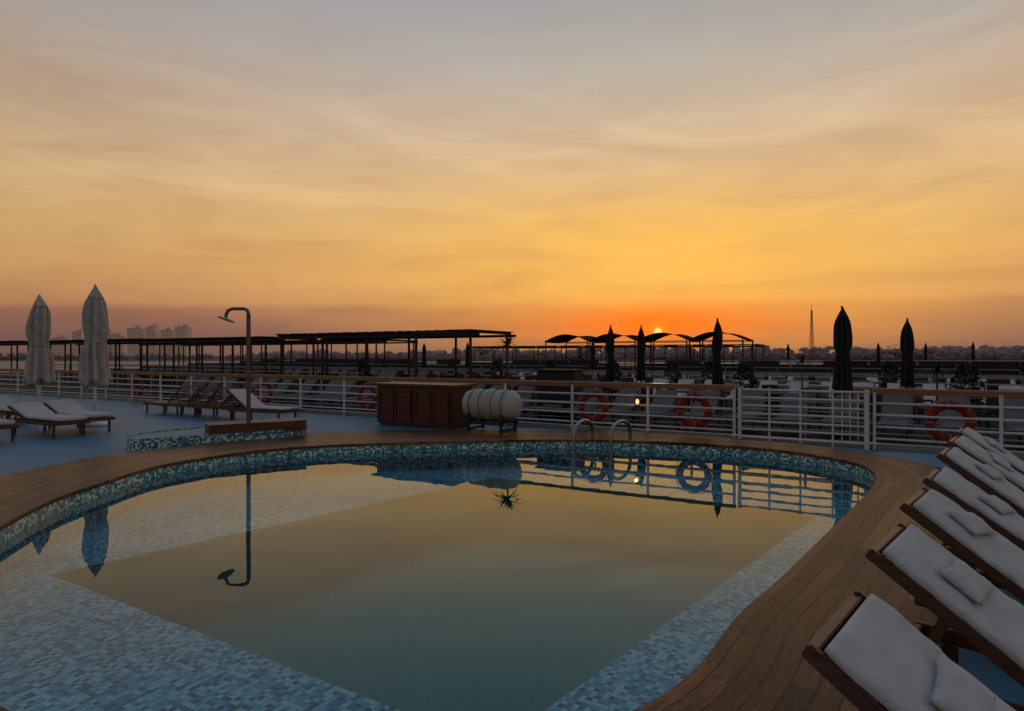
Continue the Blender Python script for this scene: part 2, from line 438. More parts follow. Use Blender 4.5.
Rf=thing('life_raft_canister',L(-7.5,11.95,0.05),TH,'cream fibreglass life raft canister strapped on a steel cradle','life raft')
bm=bmesh.new()
xs=[-0.68,-0.66,-0.6,-0.5,-0.35,-0.34,-0.30,-0.29,-0.02,-0.015,0.015,0.02,0.29,0.30,0.34,0.35,0.5,0.6,0.66,0.68]
rs=[0.10,0.2,0.28,0.315,0.325,0.342,0.342,0.325,0.325,0.355,0.355,0.325,0.325,0.342,0.342,0.325,0.315,0.28,0.2,0.10]
rings=[]
for x,r in zip(xs,rs):
    rings.append([bm.verts.new((x,r*math.cos(k*2*math.pi/32),0.57+r*math.sin(k*2*math.pi/32))) for k in range(32)])
for A,B in zip(rings[:-1],rings[1:]):
    for k in range(32):
        f=bm.faces.new((A[k],B[k],B[(k+1)%32],A[(k+1)%32])); f.smooth=True
bm.faces.new(rings[0]); bm.faces.new(rings[-1][::-1])
finish(bm,'shell',FIBRE,Rf)
for x in (-0.42,-0.16,0.16,0.42):
    bm=bmesh.new(); tube(bm,[(x,0.332*math.cos(k*2*math.pi/40),0.57+0.332*math.sin(k*2*math.pi/40)) for k in range(40)],0.009,6,closed=True)
    finish(bm,'strap',STRAP,Rf)
bm=bmesh.new()
for x in (-0.42,0.42):
    for y in (-0.3,0.3): beam(bm,(x,y,0.0),(x,y*1.0,0.38),0.05,0.05)
    beam(bm,(x,-0.34,0.22),(x,0.34,0.22),0.05,0.05); beam(bm,(x,-0.34,0.045),(x,0.34,0.045),0.06,0.04)
for y in (-0.3,0.3): beam(bm,(-0.5,y,0.18),(0.5,y,0.18),0.04,0.04)
finish(bm,'cradle',DARK,Rf)

# ---------------- shower ----------------
bas=catmull([(-6.75,11.35),(-6.15,11.65),(-5.35,12.18),(-4.65,12.75),(-4.3,13.3),(-4.6,14.0),(-5.6,14.0),(-6.5,13.2),(-7.1,12.1)],5)
B0=thing('shower_basin',(-5.8,12.8,0),0,'low curved mosaic-sided shower step with pale blue top','shower basin')
bm=bmesh.new(); uvl=bm.loops.layers.uv.new('UVMap'); cb=cum(bas); BH=0.22
for i in range(len(bas)):
    j=(i+1)%len(bas)
    p=[(bas[i][0]+5.8,bas[i][1]-12.8,0),(bas[j][0]+5.8,bas[j][1]-12.8,0),(bas[j][0]+5.8,bas[j][1]-12.8,BH),(bas[i][0]+5.8,bas[i][1]-12.8,BH)]
    quad([bm.verts.new(q) for q in p],((cb[i],0),(cb[i+1],0),(cb[i+1],BH),(cb[i],BH)))
finish(bm,'side_wall',MOSW,B0)
bm=bmesh.new(); f=bm.faces.new([bm.verts.new((x+5.8,y-12.8,BH)) for x,y in bas]); f.normal_update()
if f.normal.z<0: f.normal_flip()
r=bmesh.ops.inset_region(bm,faces=[f],thickness=0.12); bmesh.ops.translate(bm,vec=(0,0,-0.02),verts=f.verts)
finish(bm,'top',BLUE,B0)
ang=math.atan2(0.95,1.45)
S=thing('deck_shower',(-5.25,12.75,0.17),ang,'outdoor shower with brown post, curved arm and teak platform','shower')
bm=bmesh.new()
box(bm,(0.15,0,0.1),(1.8,0.62,0.18),0,None,0.01)
for k in range(7): box(bm,(0.15,-0.27+0.09*k,0.2),(1.84,0.08,0.025),0,None,0.004)
finish(bm,'platform',TEAK,S)
bm=bmesh.new(); box(bm,(0,0,1.28),(0.078,0.05,2.16),0,None,0.01); finish(bm,'post',POSTWOOD,S)
bm=bmesh.new(); a2=math.pi-ang
dv=Vector((math.cos(a2),math.sin(a2),0))
pts=[Vector((0,0,z)) for z in (2.28,2.36)]
for k in range(1,8):
    an=k/7*math.pi*0.5; pts.append(dv*(0.11*(1-math.cos(an)))+Vector((0,0,2.36+0.10*math.sin(an))))
pts.append(dv*0.32+Vector((0,0,2.46)))
pts.append(dv*0.40+Vector((0,0,2.43))); pts.append(dv*0.44+Vector((0,0,2.36))); pts.append(dv*0.45+Vector((0,0,2.29)))
tube(bm,pts,0.034,10); finish(bm,'arm',POSTWOOD,S)
bm=bmesh.new(); lathe(bm,[(0.17,0),(0.17,0.018),(0.03,0.034),(0.02,0.055)],20)
bmesh.ops.rotate(bm,verts=bm.verts,cent=(0,0,0),matrix=Matrix.Rotation(0.35,3,'Y'))
bmesh.ops.translate(bm,vec=pts[-1]+Vector((0,0,-0.05)),verts=bm.verts); bmesh.ops.recalc_face_normals(bm,faces=bm.faces)
finish(bm,'shower_head',WHITE,S)
bm=bmesh.new(); tube(bm,[(0,-0.02,1.2),(0,-0.09,1.2)],0.02,8); tube(bm,[(-0.05,-0.09,1.2),(0.05,-0.09,1.2)],0.012,8); finish(bm,'valve',STEEL,S)

# ---------------- loungers ----------------
def cushion(bm,path,width,thick,amp=0.0058,seedv=0.0):
    pts=[Vector((x,0,z)) for x,z in path]
    cum_=[0]
    for a,b_ in zip(pts[:-1],pts[1:]): cum_.append(cum_[-1]+(b_-a).length)
    n=96; out=[]
    for i in range(n+1):
        d=cum_[-1]*i/n
        k=0
        while k<len(pts)-2 and cum_[k+1]<d: k+=1
        f=(d-cum_[k])/(cum_[k+1]-cum_[k]); out.append(pts[k].lerp(pts[k+1],f))
    for _ in range(4): out=[out[0]]+[(out[i-1]+out[i]*2+out[i+1])/4 for i in range(1,n)]+[out[-1]]
    rings=[]
    for i,p in enumerate(out):
        tg=(out[min(i+1,n)]-out[max(i-1,0)]).normalized()
        nr=Vector((-tg.z,0,tg.x)); 
        if nr.z<0: nr=-nr
        e_=min(1,min(i,n-i)/2.0+0.25)
        seg=56; ring=[]
        for k in range(seg):
            a=k*2*math.pi/seg; ca,sa=math.cos(a),math.sin(a)
            sx=math.copysign(abs(ca)**0.36,ca); sz=math.copysign(abs(sa)**0.55,sa)
            y=sx*width/2*(0.97+0.03*e_); z=sz*thick/2*math.sqrt(e_)
            q=p+nr*(z+thick/2)+Vector((0,y,0))
            rid=noise.noise(Vector((q.x*4+q.y*6,q.y*3-q.x*2+seedv,1.5)))
            rid2=noise.noise(Vector((q.x*11-q.y*5+seedv,q.y*2.5,4.5)))
            nz=0.6*noise.noise(Vector((q.x*3.2+seedv,q.y*5,seedv)))+1.1*(0.3-abs(rid))+1.1*(0.25-abs(rid2))+0.3*noise.noise(Vector((q.x*18,q.y*10+seedv,5)))
            q+=nr*nz*amp*(1.7 if sa>0 else 0.2)+Vector((0,nz*amp*1.6,0))
            ring.append(bm.verts.new(q))
        rings.append(ring)
    for A,B in zip(rings[:-1],rings[1:]):
        for k in range(seg):
            f=bm.faces.new((A[k],A[(k+1)%seg],B[(k+1)%seg],B[k])); f.smooth=True
    bm.faces.new(rings[0][::-1]); bm.faces.new(rings[-1])
    bmesh.ops.recalc_face_normals(bm,faces=bm.faces)
HX,HZ=0.78,0.33
def lounger(loc,rot,label,cushioned=True,back=(0.1,0.80),group='sun loungers',seedv=0.0,thick=0.055):
    e=thing('sun_lounger',loc,rot,label,'sun lounger',group)
    W=0.66
    bm=bmesh.new()
    for y in (-W/2,W/2): box(bm,(1.08,y,HZ-0.03),(1.84,0.035,0.075),0,None,0.006)
    for x in (0.18,1.98): box(bm,(x,0,HZ-0.03),(0.035,W-0.04,0.07),0,None,0.006)
    n=14
    for k in range(n): box(bm,(HX+0.05+k*(1.95-HX-0.05)/n,0,HZ-0.008),(0.062,W-0.05,0.018),0,None,0.003)
    finish(bm,'seat_frame',TEAK,e)
    bx,bz=back; a=Vector((HX,0,HZ)); b_=Vector((bx,0,bz)); d=(b_-a)
    bm=bmesh.new()
    for y in (-W/2+0.035,W/2-0.035): beam(bm,a+Vector((0,y,0)),b_+d.normalized()*0.04+Vector((0,y,0)),0.03,0.05,0,0.006)
    for k in range(9):
        c=a+d*(0.06+k*0.112); beam(bm,c+Vector((0,-W/2+0.05,0)),c+Vector((0,W/2-0.05,0)),0.062,0.018,0,0.003)
    c=b_+d.normalized()*0.02; beam(bm,c+Vector((0,-W/2+0.05,0)),c+Vector((0,W/2-0.05,0)),0.04,0.03,0,0.004)
    finish(bm,'backrest',TEAK,e)
    m_=a+d*0.6
    for y in (-W/2+0.08,W/2-0.08):
        bm=bmesh.new(); beam(bm,m_+Vector((0,y,-0.02)),(bx+0.12,y,HZ-0.04),0.025,0.035); finish(bm,'prop',TEAK,e)
    for x in (0.32,1.85):
        for y in (-W/2+0.04,W/2-0.04):
            bm=bmesh.new(); box(bm,(x,y,HZ/2-0.03),(0.06,0.035,HZ-0.065),0,None,0.005); finish(bm,'leg',TEAK,e)
    if cushioned:
        bm=bmesh.new(); dn=d.normalized()
        top=b_-dn*0.0
        nrm=Vector((-dn.z,0,dn.x)); nrm=nrm if nrm.z>0 else -nrm
        top+=nrm*0.014
        cushion(bm,[(top.x,top.z),(HX+nrm.x*0.0,HZ+0.014),(1.99,HZ+0.012)],0.585,thick,seedv=seedv)
        finish(bm,'mattress',TOWEL,e)
    return e
def pillow(loc,rotm,label):
    bm=bmesh.new(); n=16
    def P(u,v,sg):
        x=(u-0.5)*2; y=(v-0.5)*2
        h=max(0,(1-abs(x)**2.6))**0.5*max(0,(1-abs(y)**2.6))**0.5
        nz=noise.noise(Vector((x*2,y*2,loc[0])))+0.5*noise.noise(Vector((x*5,y*5,loc[0])))
        return Vector((x*0.095*(1-0.10*(1-y*y)),y*0.17*(1-0.10*(1-x*x)),sg*h*0.032+nz*0.007+0.020))
    g={}
    for sg in (1,-1):
        for i in range(n+1):
            for j in range(n+1):
                edge=i in(0,n) or j in (0,n)
                if edge and sg==-1: g[(i,j,-1)]=g[(i,j,1)]; continue
                g[(i,j,sg)]=bm.verts.new(P(i/n,j/n,sg))
        for i in range(n):
            for j in range(n):
                q=(g[(i,j,sg)],g[(i+1,j,sg)],g[(i+1,j+1,sg)],g[(i,j+1,sg)])
                f=bm.faces.new(q if sg==1 else q[::-1]); f.smooth=True
    ob=finish(bm,'head_pillow',TOWEL); ob.matrix_world=rotm
    tag(ob,label,'pillow','white pillows on the loungers'); return ob
RA=math.radians(-40)
for i in range(7):
    p=Vector((1.03+0.70*i,2.25+0.90*i,0)); ra=RA+random.uniform(-0.04,0.04)
    back=(0.12,0.80+random.uniform(-0.03,0.02))
    lounger(p,ra,'teak sun lounger with raised back and white towelled mattress',True,back,'teak sun loungers beside the pool',seedv=i*3.7)
    a=Vector((HX,0,HZ)); b_=Vector((back[0],0,back[1])); d=(b_-a).normalized()
    nrm=Vector((-d.z,0,d.x)); nrm=nrm if nrm.z>0 else -nrm
    c=a.lerp(b_,[0.56,0.62,0.66,0.5,0.6,0.5,0.6,0.5][i])+nrm*0.068
    Y=Vector((0,1,0)); X=Y.cross(nrm)
    M=Matrix((X,Y,nrm)).transposed().to_4x4(); M.translation=c
    W_=Matrix.Translation(p)@Matrix.Rotation(ra,4,'Z')@M@Matrix.Rotation(random.uniform(-0.3,0.3),4,'Z')
    pillow((i,0,0),W_,'small white pillow lying on a lounger mattress')
for (fx,fy,sd) in ((-9.0,14.1,1),(-9.15,13.2,2),(-9.9,12.4,5),(-11.8,15.6,3),(-12.8,16.6,4)):
    base=Vector((fx,fy,0))+Vector((-CT,-ST,0))*1.99
    lounger(base,TH+random.uniform(-.06,.06),'teak sun lounger with white towelled mattress on the blue deck',True,(0.08,0.58),'white towelled loungers on the blue deck',sd*5.1,0.085)
for (x,y,r) in ((-9.0,18.1,TH+math.pi),(-8.2,17.7,TH+math.pi),(-7.6,17.3,TH+math.pi),(-7.0,17.0,TH+math.pi)):
    lounger(Vector((x,y,0)),r+random.uniform(-.05,.05),'bare teak sun lounger with slatted raised back',False,(0.12,0.82),'bare teak loungers near the railing')
lounger(Vector((-7.35,16.9,0)),TH+0.1,'teak sun lounger with pale mattress near the railing',True,(0.12,0.78),'bare teak loungers near the railing',9.0)

# ---------------- umbrellas ----------------
def umbrella(loc,h,zb,rad,m,label,group,pole=WHITE,dark=False):
    e=thing('closed_umbrella',loc,random.uniform(0,1),label,'umbrella',group)
    H=h-zb
    def fl(z):
        u=(z-zb)/H
        return 0.34 if u<0.38 else (0.2 if u<0.5 else (0.28 if u<0.86 else 0.12))
    P_=[(0.85,0.01),(1.02,0),(0.98,0.04),(0.92,0.10),(0.86,0.20),(0.81,0.30),(0.76,0.38),(0.72,0.43),(0.76,0.48),(0.82,0.56),(0.81,0.64),(0.76,0.72),(0.69,0.79),(0.60,0.85),(0.56,0.87),(0.60,0.872),(0.50,0.90),(0.34,0.94),(0.18,0.975)]
    if dark: P_=[(a*(0.92 if b<0.5 else 1.05),b) for a,b in P_]
    prof=[(rad*a,zb+H*b) for a,b in P_]+[(0.025,h)]
    bm=bmesh.new(); lathe(bm,prof,96,nf=8,foldf=fl)
    for v in bm.verts:
        nz=noise.noise(Vector((v.co.x*4+loc[0],v.co.y*4,v.co.z*1.2))); v.co.x*=1+nz*0.18; v.co.y*=1+nz*0.18
        v.co.x+=0.035*noise.noise(Vector((loc[0],3,v.co.z*1.4)))
        if v.co.z<zb+0.12: v.co.z+=0.09*math.sin(4*math.atan2(v.co.y,v.co.x)+loc[0])
    finish(bm,'canopy',m,e)
    bm=bmesh.new(); tube(bm,[(0.76*rad*math.cos(k*2*math.pi/24),0.76*rad*math.sin(k*2*math.pi/24),zb+H*0.43) for k in range(24)],0.02,6,closed=True); finish(bm,'tie_strap',m,e)
    bm=bmesh.new(); tube(bm,[(0,0,0.05),(0,0,zb+0.5)],0.032,10); finish(bm,'pole',pole,e)
    bm=bmesh.new(); lathe(bm,[(0.3,0),(0.3,0.05),(0.27,0.07),(0.05,0.09),(0.045,0.28),(0.03,0.28)],24); finish(bm,'base',pole if not dark else DARK,e)
    bm=bmesh.new(); lathe(bm,[(0.015,h-0.01),(0.03,h+0.02),(0.012,h+0.05)],12); finish(bm,'finial',pole,e)
    return e
umbrella((-10.1,15.5,0),3.38,1.0,0.265,UMB,'closed beige canvas parasol standing on the blue deck','closed beige parasols')
umbrella((-12.55,17.0,0),3.28,0.98,0.275,UMB,'closed beige canvas parasol beside towelled loungers','closed beige parasols')
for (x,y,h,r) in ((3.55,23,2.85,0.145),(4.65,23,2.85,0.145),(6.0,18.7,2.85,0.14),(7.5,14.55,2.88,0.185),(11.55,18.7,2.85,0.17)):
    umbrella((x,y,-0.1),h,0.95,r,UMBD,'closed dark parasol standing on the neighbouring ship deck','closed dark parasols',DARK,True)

# ---------------- neighbouring ships ----------------
def ship(t0,t1,s0,s1,z):
    bm=bmesh.new(); ce=L((s0+s1)/2,(t0+t1)/2,0)
    box(bm,(ce.x,ce.y,(z-6.3)/2),(s1-s0,t1-t0,z+6.3),0,Matrix.Rotation(TH,4,'Z'))
    for f in bm.faces:
        f.normal_update(); f.material_index=1 if f.normal.z>0.9 else 0
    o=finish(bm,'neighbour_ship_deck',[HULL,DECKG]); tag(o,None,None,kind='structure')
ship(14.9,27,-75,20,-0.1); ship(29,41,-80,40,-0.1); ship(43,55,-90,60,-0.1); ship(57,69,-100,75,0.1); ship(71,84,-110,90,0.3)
CANV=mat('rail_canvas',(0.045,0.042,0.045),0.95,var=0.35,scale=0.25,spec=0.0)
railing(-60,18,15.1,'thin grey railing along the neighbouring ship deck',1.0,False,-0.1,2.4,GREYM,RAILWOOD,'neighbouring ship railings',4,0.018)
railing(-60,18,26.8,'thin pale railing along the neighbouring ship deck',1.0,False,-0.1,2.6,GREYM,GREYM,'neighbouring ship railings',4,0.022)
railing(-60,35,29.3,'thin pale railing along the neighbouring ship deck',1.0,False,-0.1,2.8,GREYM,GREYM,'neighbouring ship railings',3,0.022)
railing(-60,45,43.3,'pale railing along the farther ship deck',1.0,False,-0.1,3.2,GREYM,GREYM,'neighbouring ship railings',3,0.022,CANV)
railing(-80,60,57.3,'dark railing along the farther ship deck',1.0,False,0.1,3.2,DARK,DARK,'neighbouring ship railings',3,0.03,CANV)
railing(-90,75,71.3,'dark railing along the farther ship deck',1.0,False,0.3,4.0,DARK,DARK,'neighbouring ship railings',3,0.035,CANV)

def pergola(s0,s1,t0,t1,z,label):
    e=thing('pergola',L(s0,t0,-0.1),TH,label,'pergola','long dark pergolas over neighbouring deck')
    ln=s1-s0; w=t1-t0; n=max(2,round(ln/2.8))
    for i in range(n+1):
        for y in (0,w):
            bm=bmesh.new(); box(bm,(ln*i/n,y,z/2),(0.08,0.08,z),0); finish(bm,'post',DARK,e)
    bm=bmesh.new()
    for y in (0,w): box(bm,(ln/2,y,z+0.05),(ln+0.8,0.09,0.11))
    for i in range(n+1): box(bm,(ln*i/n,w/2,z+0.15),(0.07,w+0.5,0.09))
    finish(bm,'beams',DARK,e)
    bm=bmesh.new(); k=int(ln/0.45)
    for i in range(k+1): box(bm,(ln*i/k,w/2,z+0.215),(0.3,w+0.6,0.03),0,Matrix.Rotation(random.uniform(-.08,.08),4,'Y'))
    finish(bm,'roof',DARK,e)
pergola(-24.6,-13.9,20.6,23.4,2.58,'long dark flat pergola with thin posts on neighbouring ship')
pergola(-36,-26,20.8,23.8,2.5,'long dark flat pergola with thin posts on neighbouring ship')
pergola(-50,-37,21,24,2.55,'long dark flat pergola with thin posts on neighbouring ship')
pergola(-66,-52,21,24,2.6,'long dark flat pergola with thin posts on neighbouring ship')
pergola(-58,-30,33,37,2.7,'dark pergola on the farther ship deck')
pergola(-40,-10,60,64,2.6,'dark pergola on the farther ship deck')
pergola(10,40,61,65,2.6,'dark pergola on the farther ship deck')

def arch(s,tt):
    e=thing('shade_canopy',L(s,tt,-0.1),TH,'dark arched fabric shade canopy on slim posts','canopy','arched shade canopies')
    W=2.62; D=2.6
    for x in (0.06,W-0.06):
        for y in (0,D):
            bm=bmesh.new(); tube(bm,[(x,y,0),(x,y,2.55)],0.04,8); finish(bm,'post',DARK,e)
    bm=bmesh.new(); nx,ny=16,8; g=[]
    for i in range(nx+1):
        row=[]
        for j in range(ny+1):
            x=W*i/nx; y=-0.15+(D+0.3)*j/ny; u=i/nx
            z=2.55+0.40*math.sin(math.pi*u)-0.06*math.sin(math.pi*j/ny)
            row.append(bm.verts.new((x,y,z)))
        g.append(row)
    for i in range(nx):
        for j in range(ny):
            bm.faces.new((g[i][j],g[i+1][j],g[i+1][j+1],g[i][j+1])).smooth=True
    r=bmesh.ops.solidify(bm,geom=bm.faces[:],thickness=0.03)
    finish(bm,'fabric',UMBD,e)
    bm=bmesh.new()
    for y in (0,D): beam(bm,(0.1,y,2.52),(W-0.1,y,2.52),0.04,0.04)
    finish(bm,'beams',DARK,e); return e
a0=arch(-16.3,31.5)
for k in range(1,4): copy_thing(a0,L(-16.3+2.64*k,31.5,-0.1),TH)

def mesh_chair():
    bm=bmesh.new()
    box(bm,(0,0,0.44),(0.46,0.46,0.05),0,None,0.01)
    for x in (-0.2,0.2):
        for y in (-0.2,0.2): box(bm,(x,y,0.21),(0.04,0.04,0.42))
    box(bm,(0,0.22,0.70),(0.46,0.04,0.46),0,None,0.01)
    for x in (-0.22,0.22): box(bm,(x,0,0.65),(0.04,0.42,0.035)); box(bm,(x,-0.2,0.55),(0.035,0.035,0.18))
    me=bpy.data.meshes.new('deck_chair'); bm.to_mesh(me); bm.free(); me.materials.append(DARK2); return me
def mesh_table():
    bm=bmesh.new(); lathe(bm,[(0.45,0.71),(0.46,0.73),(0.45,0.75)],24); lathe(bm,[(0.03,0.03),(0.03,0.71)],8); lathe(bm,[(0.25,0),(0.24,0.03)],16)
    me=bpy.data.meshes.new('round_table'); bm.to_mesh(me); bm.free(); me.materials.append(DARK2); return me
def mesh_loung(m):
    bm=bmesh.new()
    for y in (-0.3,0.3): beam(bm,(0.1,y,0.28),(1.95,y,0.28),0.04,0.06)
    for x in (0.3,1.8):
        for y in (-0.28,0.28): box(bm,(x,y,0.13),(0.05,0.04,0.26))
    beam(bm,(0.7,0,0.34),(1.95,0,0.34),0.6,0.07,1,0.02)
    beam(bm,(0.75,0,0.34),(0.2,0,0.88),0.6,0.07,1,0.02)
    beam(bm,(0.3,0.0,0.74),(0.25,0,0.26),0.04,0.04)
    me=bpy.data.meshes.new('deck_lounger'); bm.to_mesh(me); bm.free(); me.materials.append(DARK); me.materials.append(m); return me
def mesh_umb():
    bm=bmesh.new(); lathe(bm,[(0.13,1.0),(0.16,1.02),(0.11,1.8),(0.14,2.2),(0.09,2.5),(0.02,2.75)],24,fold=0.2,nf=6); tube(bm,[(0,0,0.05),(0,0,1.2)],0.03,8); lathe(bm,[(0.28,0),(0.26,0.07)],16)
    me=bpy.data.meshes.new('closed_umbrella'); bm.to_mesh(me); bm.free(); me.materials.append(UMBD); return me
def mesh_bush():
    bm=bmesh.new()
    lathe(bm,[(0.18,0),(0.24,0.4),(0.22,0.42),(0.2,0.38)],16)
    for k in range(420):
        z=0.42+random.random()**0.8*1.15; r=0.34*math.sqrt(max(0.03,1-((z-0.85)/0.75)**2)); a=random.uniform(0,6.28); rr=r*random.uniform(0.5,1.05)
        c=Vector((math.cos(a)*rr,math.sin(a)*rr,z)); s=0.055
        vs=[bm.verts.new(c+Vector((random.gauss(0,1),random.gauss(0,1),random.gauss(0,1)))*s) for _ in range(3)]; f=bm.faces.new(vs); f.material_index=1
    me=bpy.data.meshes.new('potted_shrub'); bm.to_mesh(me); bm.free(); me.materials.append(POT); me.materials.append(LEAF); return me
TOWFAR=mat('far_cushion',(0.56,0.54,0.53),0.9,spec=0.0)
GREYC=mat('grey_cushion',(0.17,0.155,0.15),0.9,spec=0.0)
MC,MT,MU,MB=mesh_chair(),mesh_table(),mesh_umb(),mesh_bush(); MLW,MLD=mesh_loung(TOWFAR),mesh_loung(GREYC)
def put(me,name,loc,rot,label,cat,group):
    o=bpy.data.objects.new(name,me); COL.objects.link(o); o.location=loc; o.rotation_euler=(0,0,rot); tag(o,label,cat,group); return o
def dining(s,tt,z=-0.1,n=3):
    put(MT,'round_table',L(s,tt,z),0,'dark round table on neighbouring ship deck','table','tables on neighbouring ships')
    r0=random.uniform(0,1.5)
    for k in range(n):
        a=r0+k*2*math.pi/n; q=L(s,tt,z)+Vector((math.cos(a)*0.75,math.sin(a)*0.75,0))
        put(MC,'deck_chair',q,a-math.pi/2,'dark rattan armchair beside a round table','chair','chairs on neighbouring ships')
for k in range(13): dining(-13.5-2.3*k,21.6+random.uniform(-.4,1.4))
for k in range(6): dining(-20+2.2*k,25+random.uniform(-.7,.5))
for k in range(12): dining(-16+2.2*k,19.4+random.uniform(-.5,.5))
for k in range(8): dining(-1+2.2*k,31+random.uniform(-.7,1.5))
for k in range(12): dining(-30+4.6*k,47+random.uniform(-1,3))
WL='white loungers on farther ships'
for k in range(18):
    put(MLW,'deck_lounger',L(-18.0+0.92*k,30.6+random.uniform(-.1,.1),-0.1),TH+math.pi/2+random.uniform(-.08,.08),'white cushioned lounger in a row on farther ship','sun lounger',WL)
for k in range(20):
    put(MLW,'deck_lounger',L(-21.5+0.92*k,35.6+random.uniform(-.1,.1),-0.1),TH-math.pi/2,'white cushioned lounger in a row on farther ship','sun lounger',WL)
for k in range(17):
    put(MLW,'deck_lounger',L(-2.5+1.0*k,35.0,-0.1),TH-math.pi/2,'white cushioned lounger in a row on farther ship','sun lounger',WL)
for k in range(18):
    put(MLW,'deck_lounger',L(-8.5+0.98*k,24.6+random.uniform(-.1,.1),-0.1),TH-math.pi/2+random.uniform(-.08,.08),'white cushioned lounger on the neighbouring ship deck','sun lounger',WL)
for k in range(10):
    put(MLW,'deck_lounger',L(-3+1.2*k,21.8+random.uniform(-.1,.1),-0.1),TH+math.pi/2+random.uniform(-.08,.08),'white cushioned lounger on the neighbouring ship deck','sun lounger',WL)
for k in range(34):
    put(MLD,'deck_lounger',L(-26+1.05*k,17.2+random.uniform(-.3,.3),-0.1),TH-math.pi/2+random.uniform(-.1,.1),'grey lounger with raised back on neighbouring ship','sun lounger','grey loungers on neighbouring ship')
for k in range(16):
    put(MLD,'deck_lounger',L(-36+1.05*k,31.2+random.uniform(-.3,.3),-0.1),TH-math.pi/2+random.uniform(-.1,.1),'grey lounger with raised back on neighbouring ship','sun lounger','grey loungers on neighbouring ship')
for k in range(22):
    tt=random.choice((38.5,50,66,77,80)); z={38.5:-.1,50:-.1,66:.1,77:.3,80:.3}[tt]
    put(MU,'closed_umbrella',L(-34+k*4.2+random.uniform(-1,1),tt,z),0,'closed dark parasol on a farther ship deck','umbrella','closed dark parasols on farther ships')
for k in range(14):
    put(MB,'potted_shrub',L(-24+k*2.6+random.uniform(-.8,.8),random.choice((20.2,26.2,26.3,29.8,40.2)),-0.1),0,'dark leafy shrub in a pot on neighbouring ship','potted plant','potted shrubs on neighbouring ships')
BC=thing('bar_counter',L(-8.1,16.6,-0.1),TH,'dark boxy bar counter on neighbouring ship deck','bar counter')
bm=bmesh.new(); box(bm,(0,0,0.68),(1.15,0.7,1.34),0,None,0.02); finish(bm,'body',DARK,BC)
bm=bmesh.new(); box(bm,(0,0,1.38),(1.25,0.80,0.05),0,None,0.01); finish(bm,'top',DARK,BC)
def palm(loc,h,label,n=26,ln=0.55):
    e=thing('potted_palm',loc,0,label,'potted plant','potted plants on the neighbouring ship')
    bm=bmesh.new(); lathe(bm,[(0.16,0),(0.22,0.4),(0.24,0.42),(0.2,0.42),(0.19,0.36)],20); finish(bm,'pot',POT,e)
    bm=bmesh.new(); tube(bm,[(0,0,0.35),(0.02,0.01,h*0.5),(0,0,h-0.1)],lambda u:0.04-0.015*u,8); finish(bm,'trunk',POT,e)
    bm=bmesh.new()
    for k in range(n):
        a=random.uniform(0,6.28); el=random.uniform(-0.3,1.4); l_=ln*random.uniform(0.7,1.1); pr=None
        for j in range(6):
            u=j/5; r=l_*u; ww=0.035*(1-u)+0.004
            x=math.cos(el)*r; z=math.sin(el)*r-0.35*l_*u*u
            c=Vector((math.cos(a)*x,math.sin(a)*x,h-0.1+z)); sd=Vector((-math.sin(a),math.cos(a),0))*ww
            cur=(bm.verts.new(c-sd),bm.verts.new(c+sd))
            if pr: bm.faces.new((pr[0],pr[1],cur[1],cur[0]))
            pr=cur
    finish(bm,'leaves',LEAF,e)
palm((-0.12,17.6,-0.1),2.2,'spiky potted yucca palm on neighbouring ship deck',46,0.55)
palm(L(-2.5,24,-0.1),1.7,'spiky potted palm beside dark parasols',40,0.5)
palm(L(1.2,21,-0.1),1.5,'bushy potted plant on neighbouring ship deck',50,0.45)

# ---------------- river, bank, trees, buildings, mast ----------------
rm,t,b=newmat('river_water'); b.inputs['Roughness'].default_value=0.4; b.inputs['Specular IOR Level'].default_value=0.2
tc=t.n('ShaderNodeTexCoord').outputs['Object']
t.l(t.ramp(t.noise(tc,0.02,3),[(0.3,(0.095,0.082,0.09)),(0.7,(0.125,0.11,0.115))]),b.inputs['Base Color'])
bn=t.n('ShaderNodeBump'); bn.inputs['Strength'].default_value=0.8; bn.inputs['Distance'].default_value=0.6
t.l(t.noise(tc,0.8,3),bn.inputs['Height']); t.l(bn.outputs[0],b.inputs['Normal'])
bm=bmesh.new(); bm.faces.new([bm.verts.new(q) for q in ((-5000,-4000,-6),(5000,-4000,-6),(5000,6500,-6),(-5000,6500,-6))])
tag(finish(bm,'river_water',rm),None,None,kind='structure')
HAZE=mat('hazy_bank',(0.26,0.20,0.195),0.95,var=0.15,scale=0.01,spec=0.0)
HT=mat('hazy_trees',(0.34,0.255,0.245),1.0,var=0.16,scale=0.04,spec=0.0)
BY=850
bm=bmesh.new(); nx=80; prev=None
for i in range(nx+1):
    x=-4500+9000*i/nx; y0=BY+40*noise.noise(Vector((x*0.004,0,0)))
    cur=[bm.verts.new((x,y0,-6.2)),bm.verts.new((x,y0+15,-5)),bm.verts.new((x,6300,-4.5))]
    if prev:
        for k in range(2): bm.faces.new((prev[k],cur[k],cur[k+1],prev[k+1]))
    prev=cur
bmesh.ops.recalc_face_normals(bm,faces=bm.faces)
tag(finish(bm,'far_bank',HAZE),None,None,kind='structure')
tb=bmesh.new(); bmesh.ops.create_icosphere(tb,subdivisions=2,radius=1.0)
tb.verts.index_update(); ICV=[v.co.copy() for v in tb.verts]; ICF=[tuple(v.index for v in f.verts) for f in tb.faces]; tb.free()
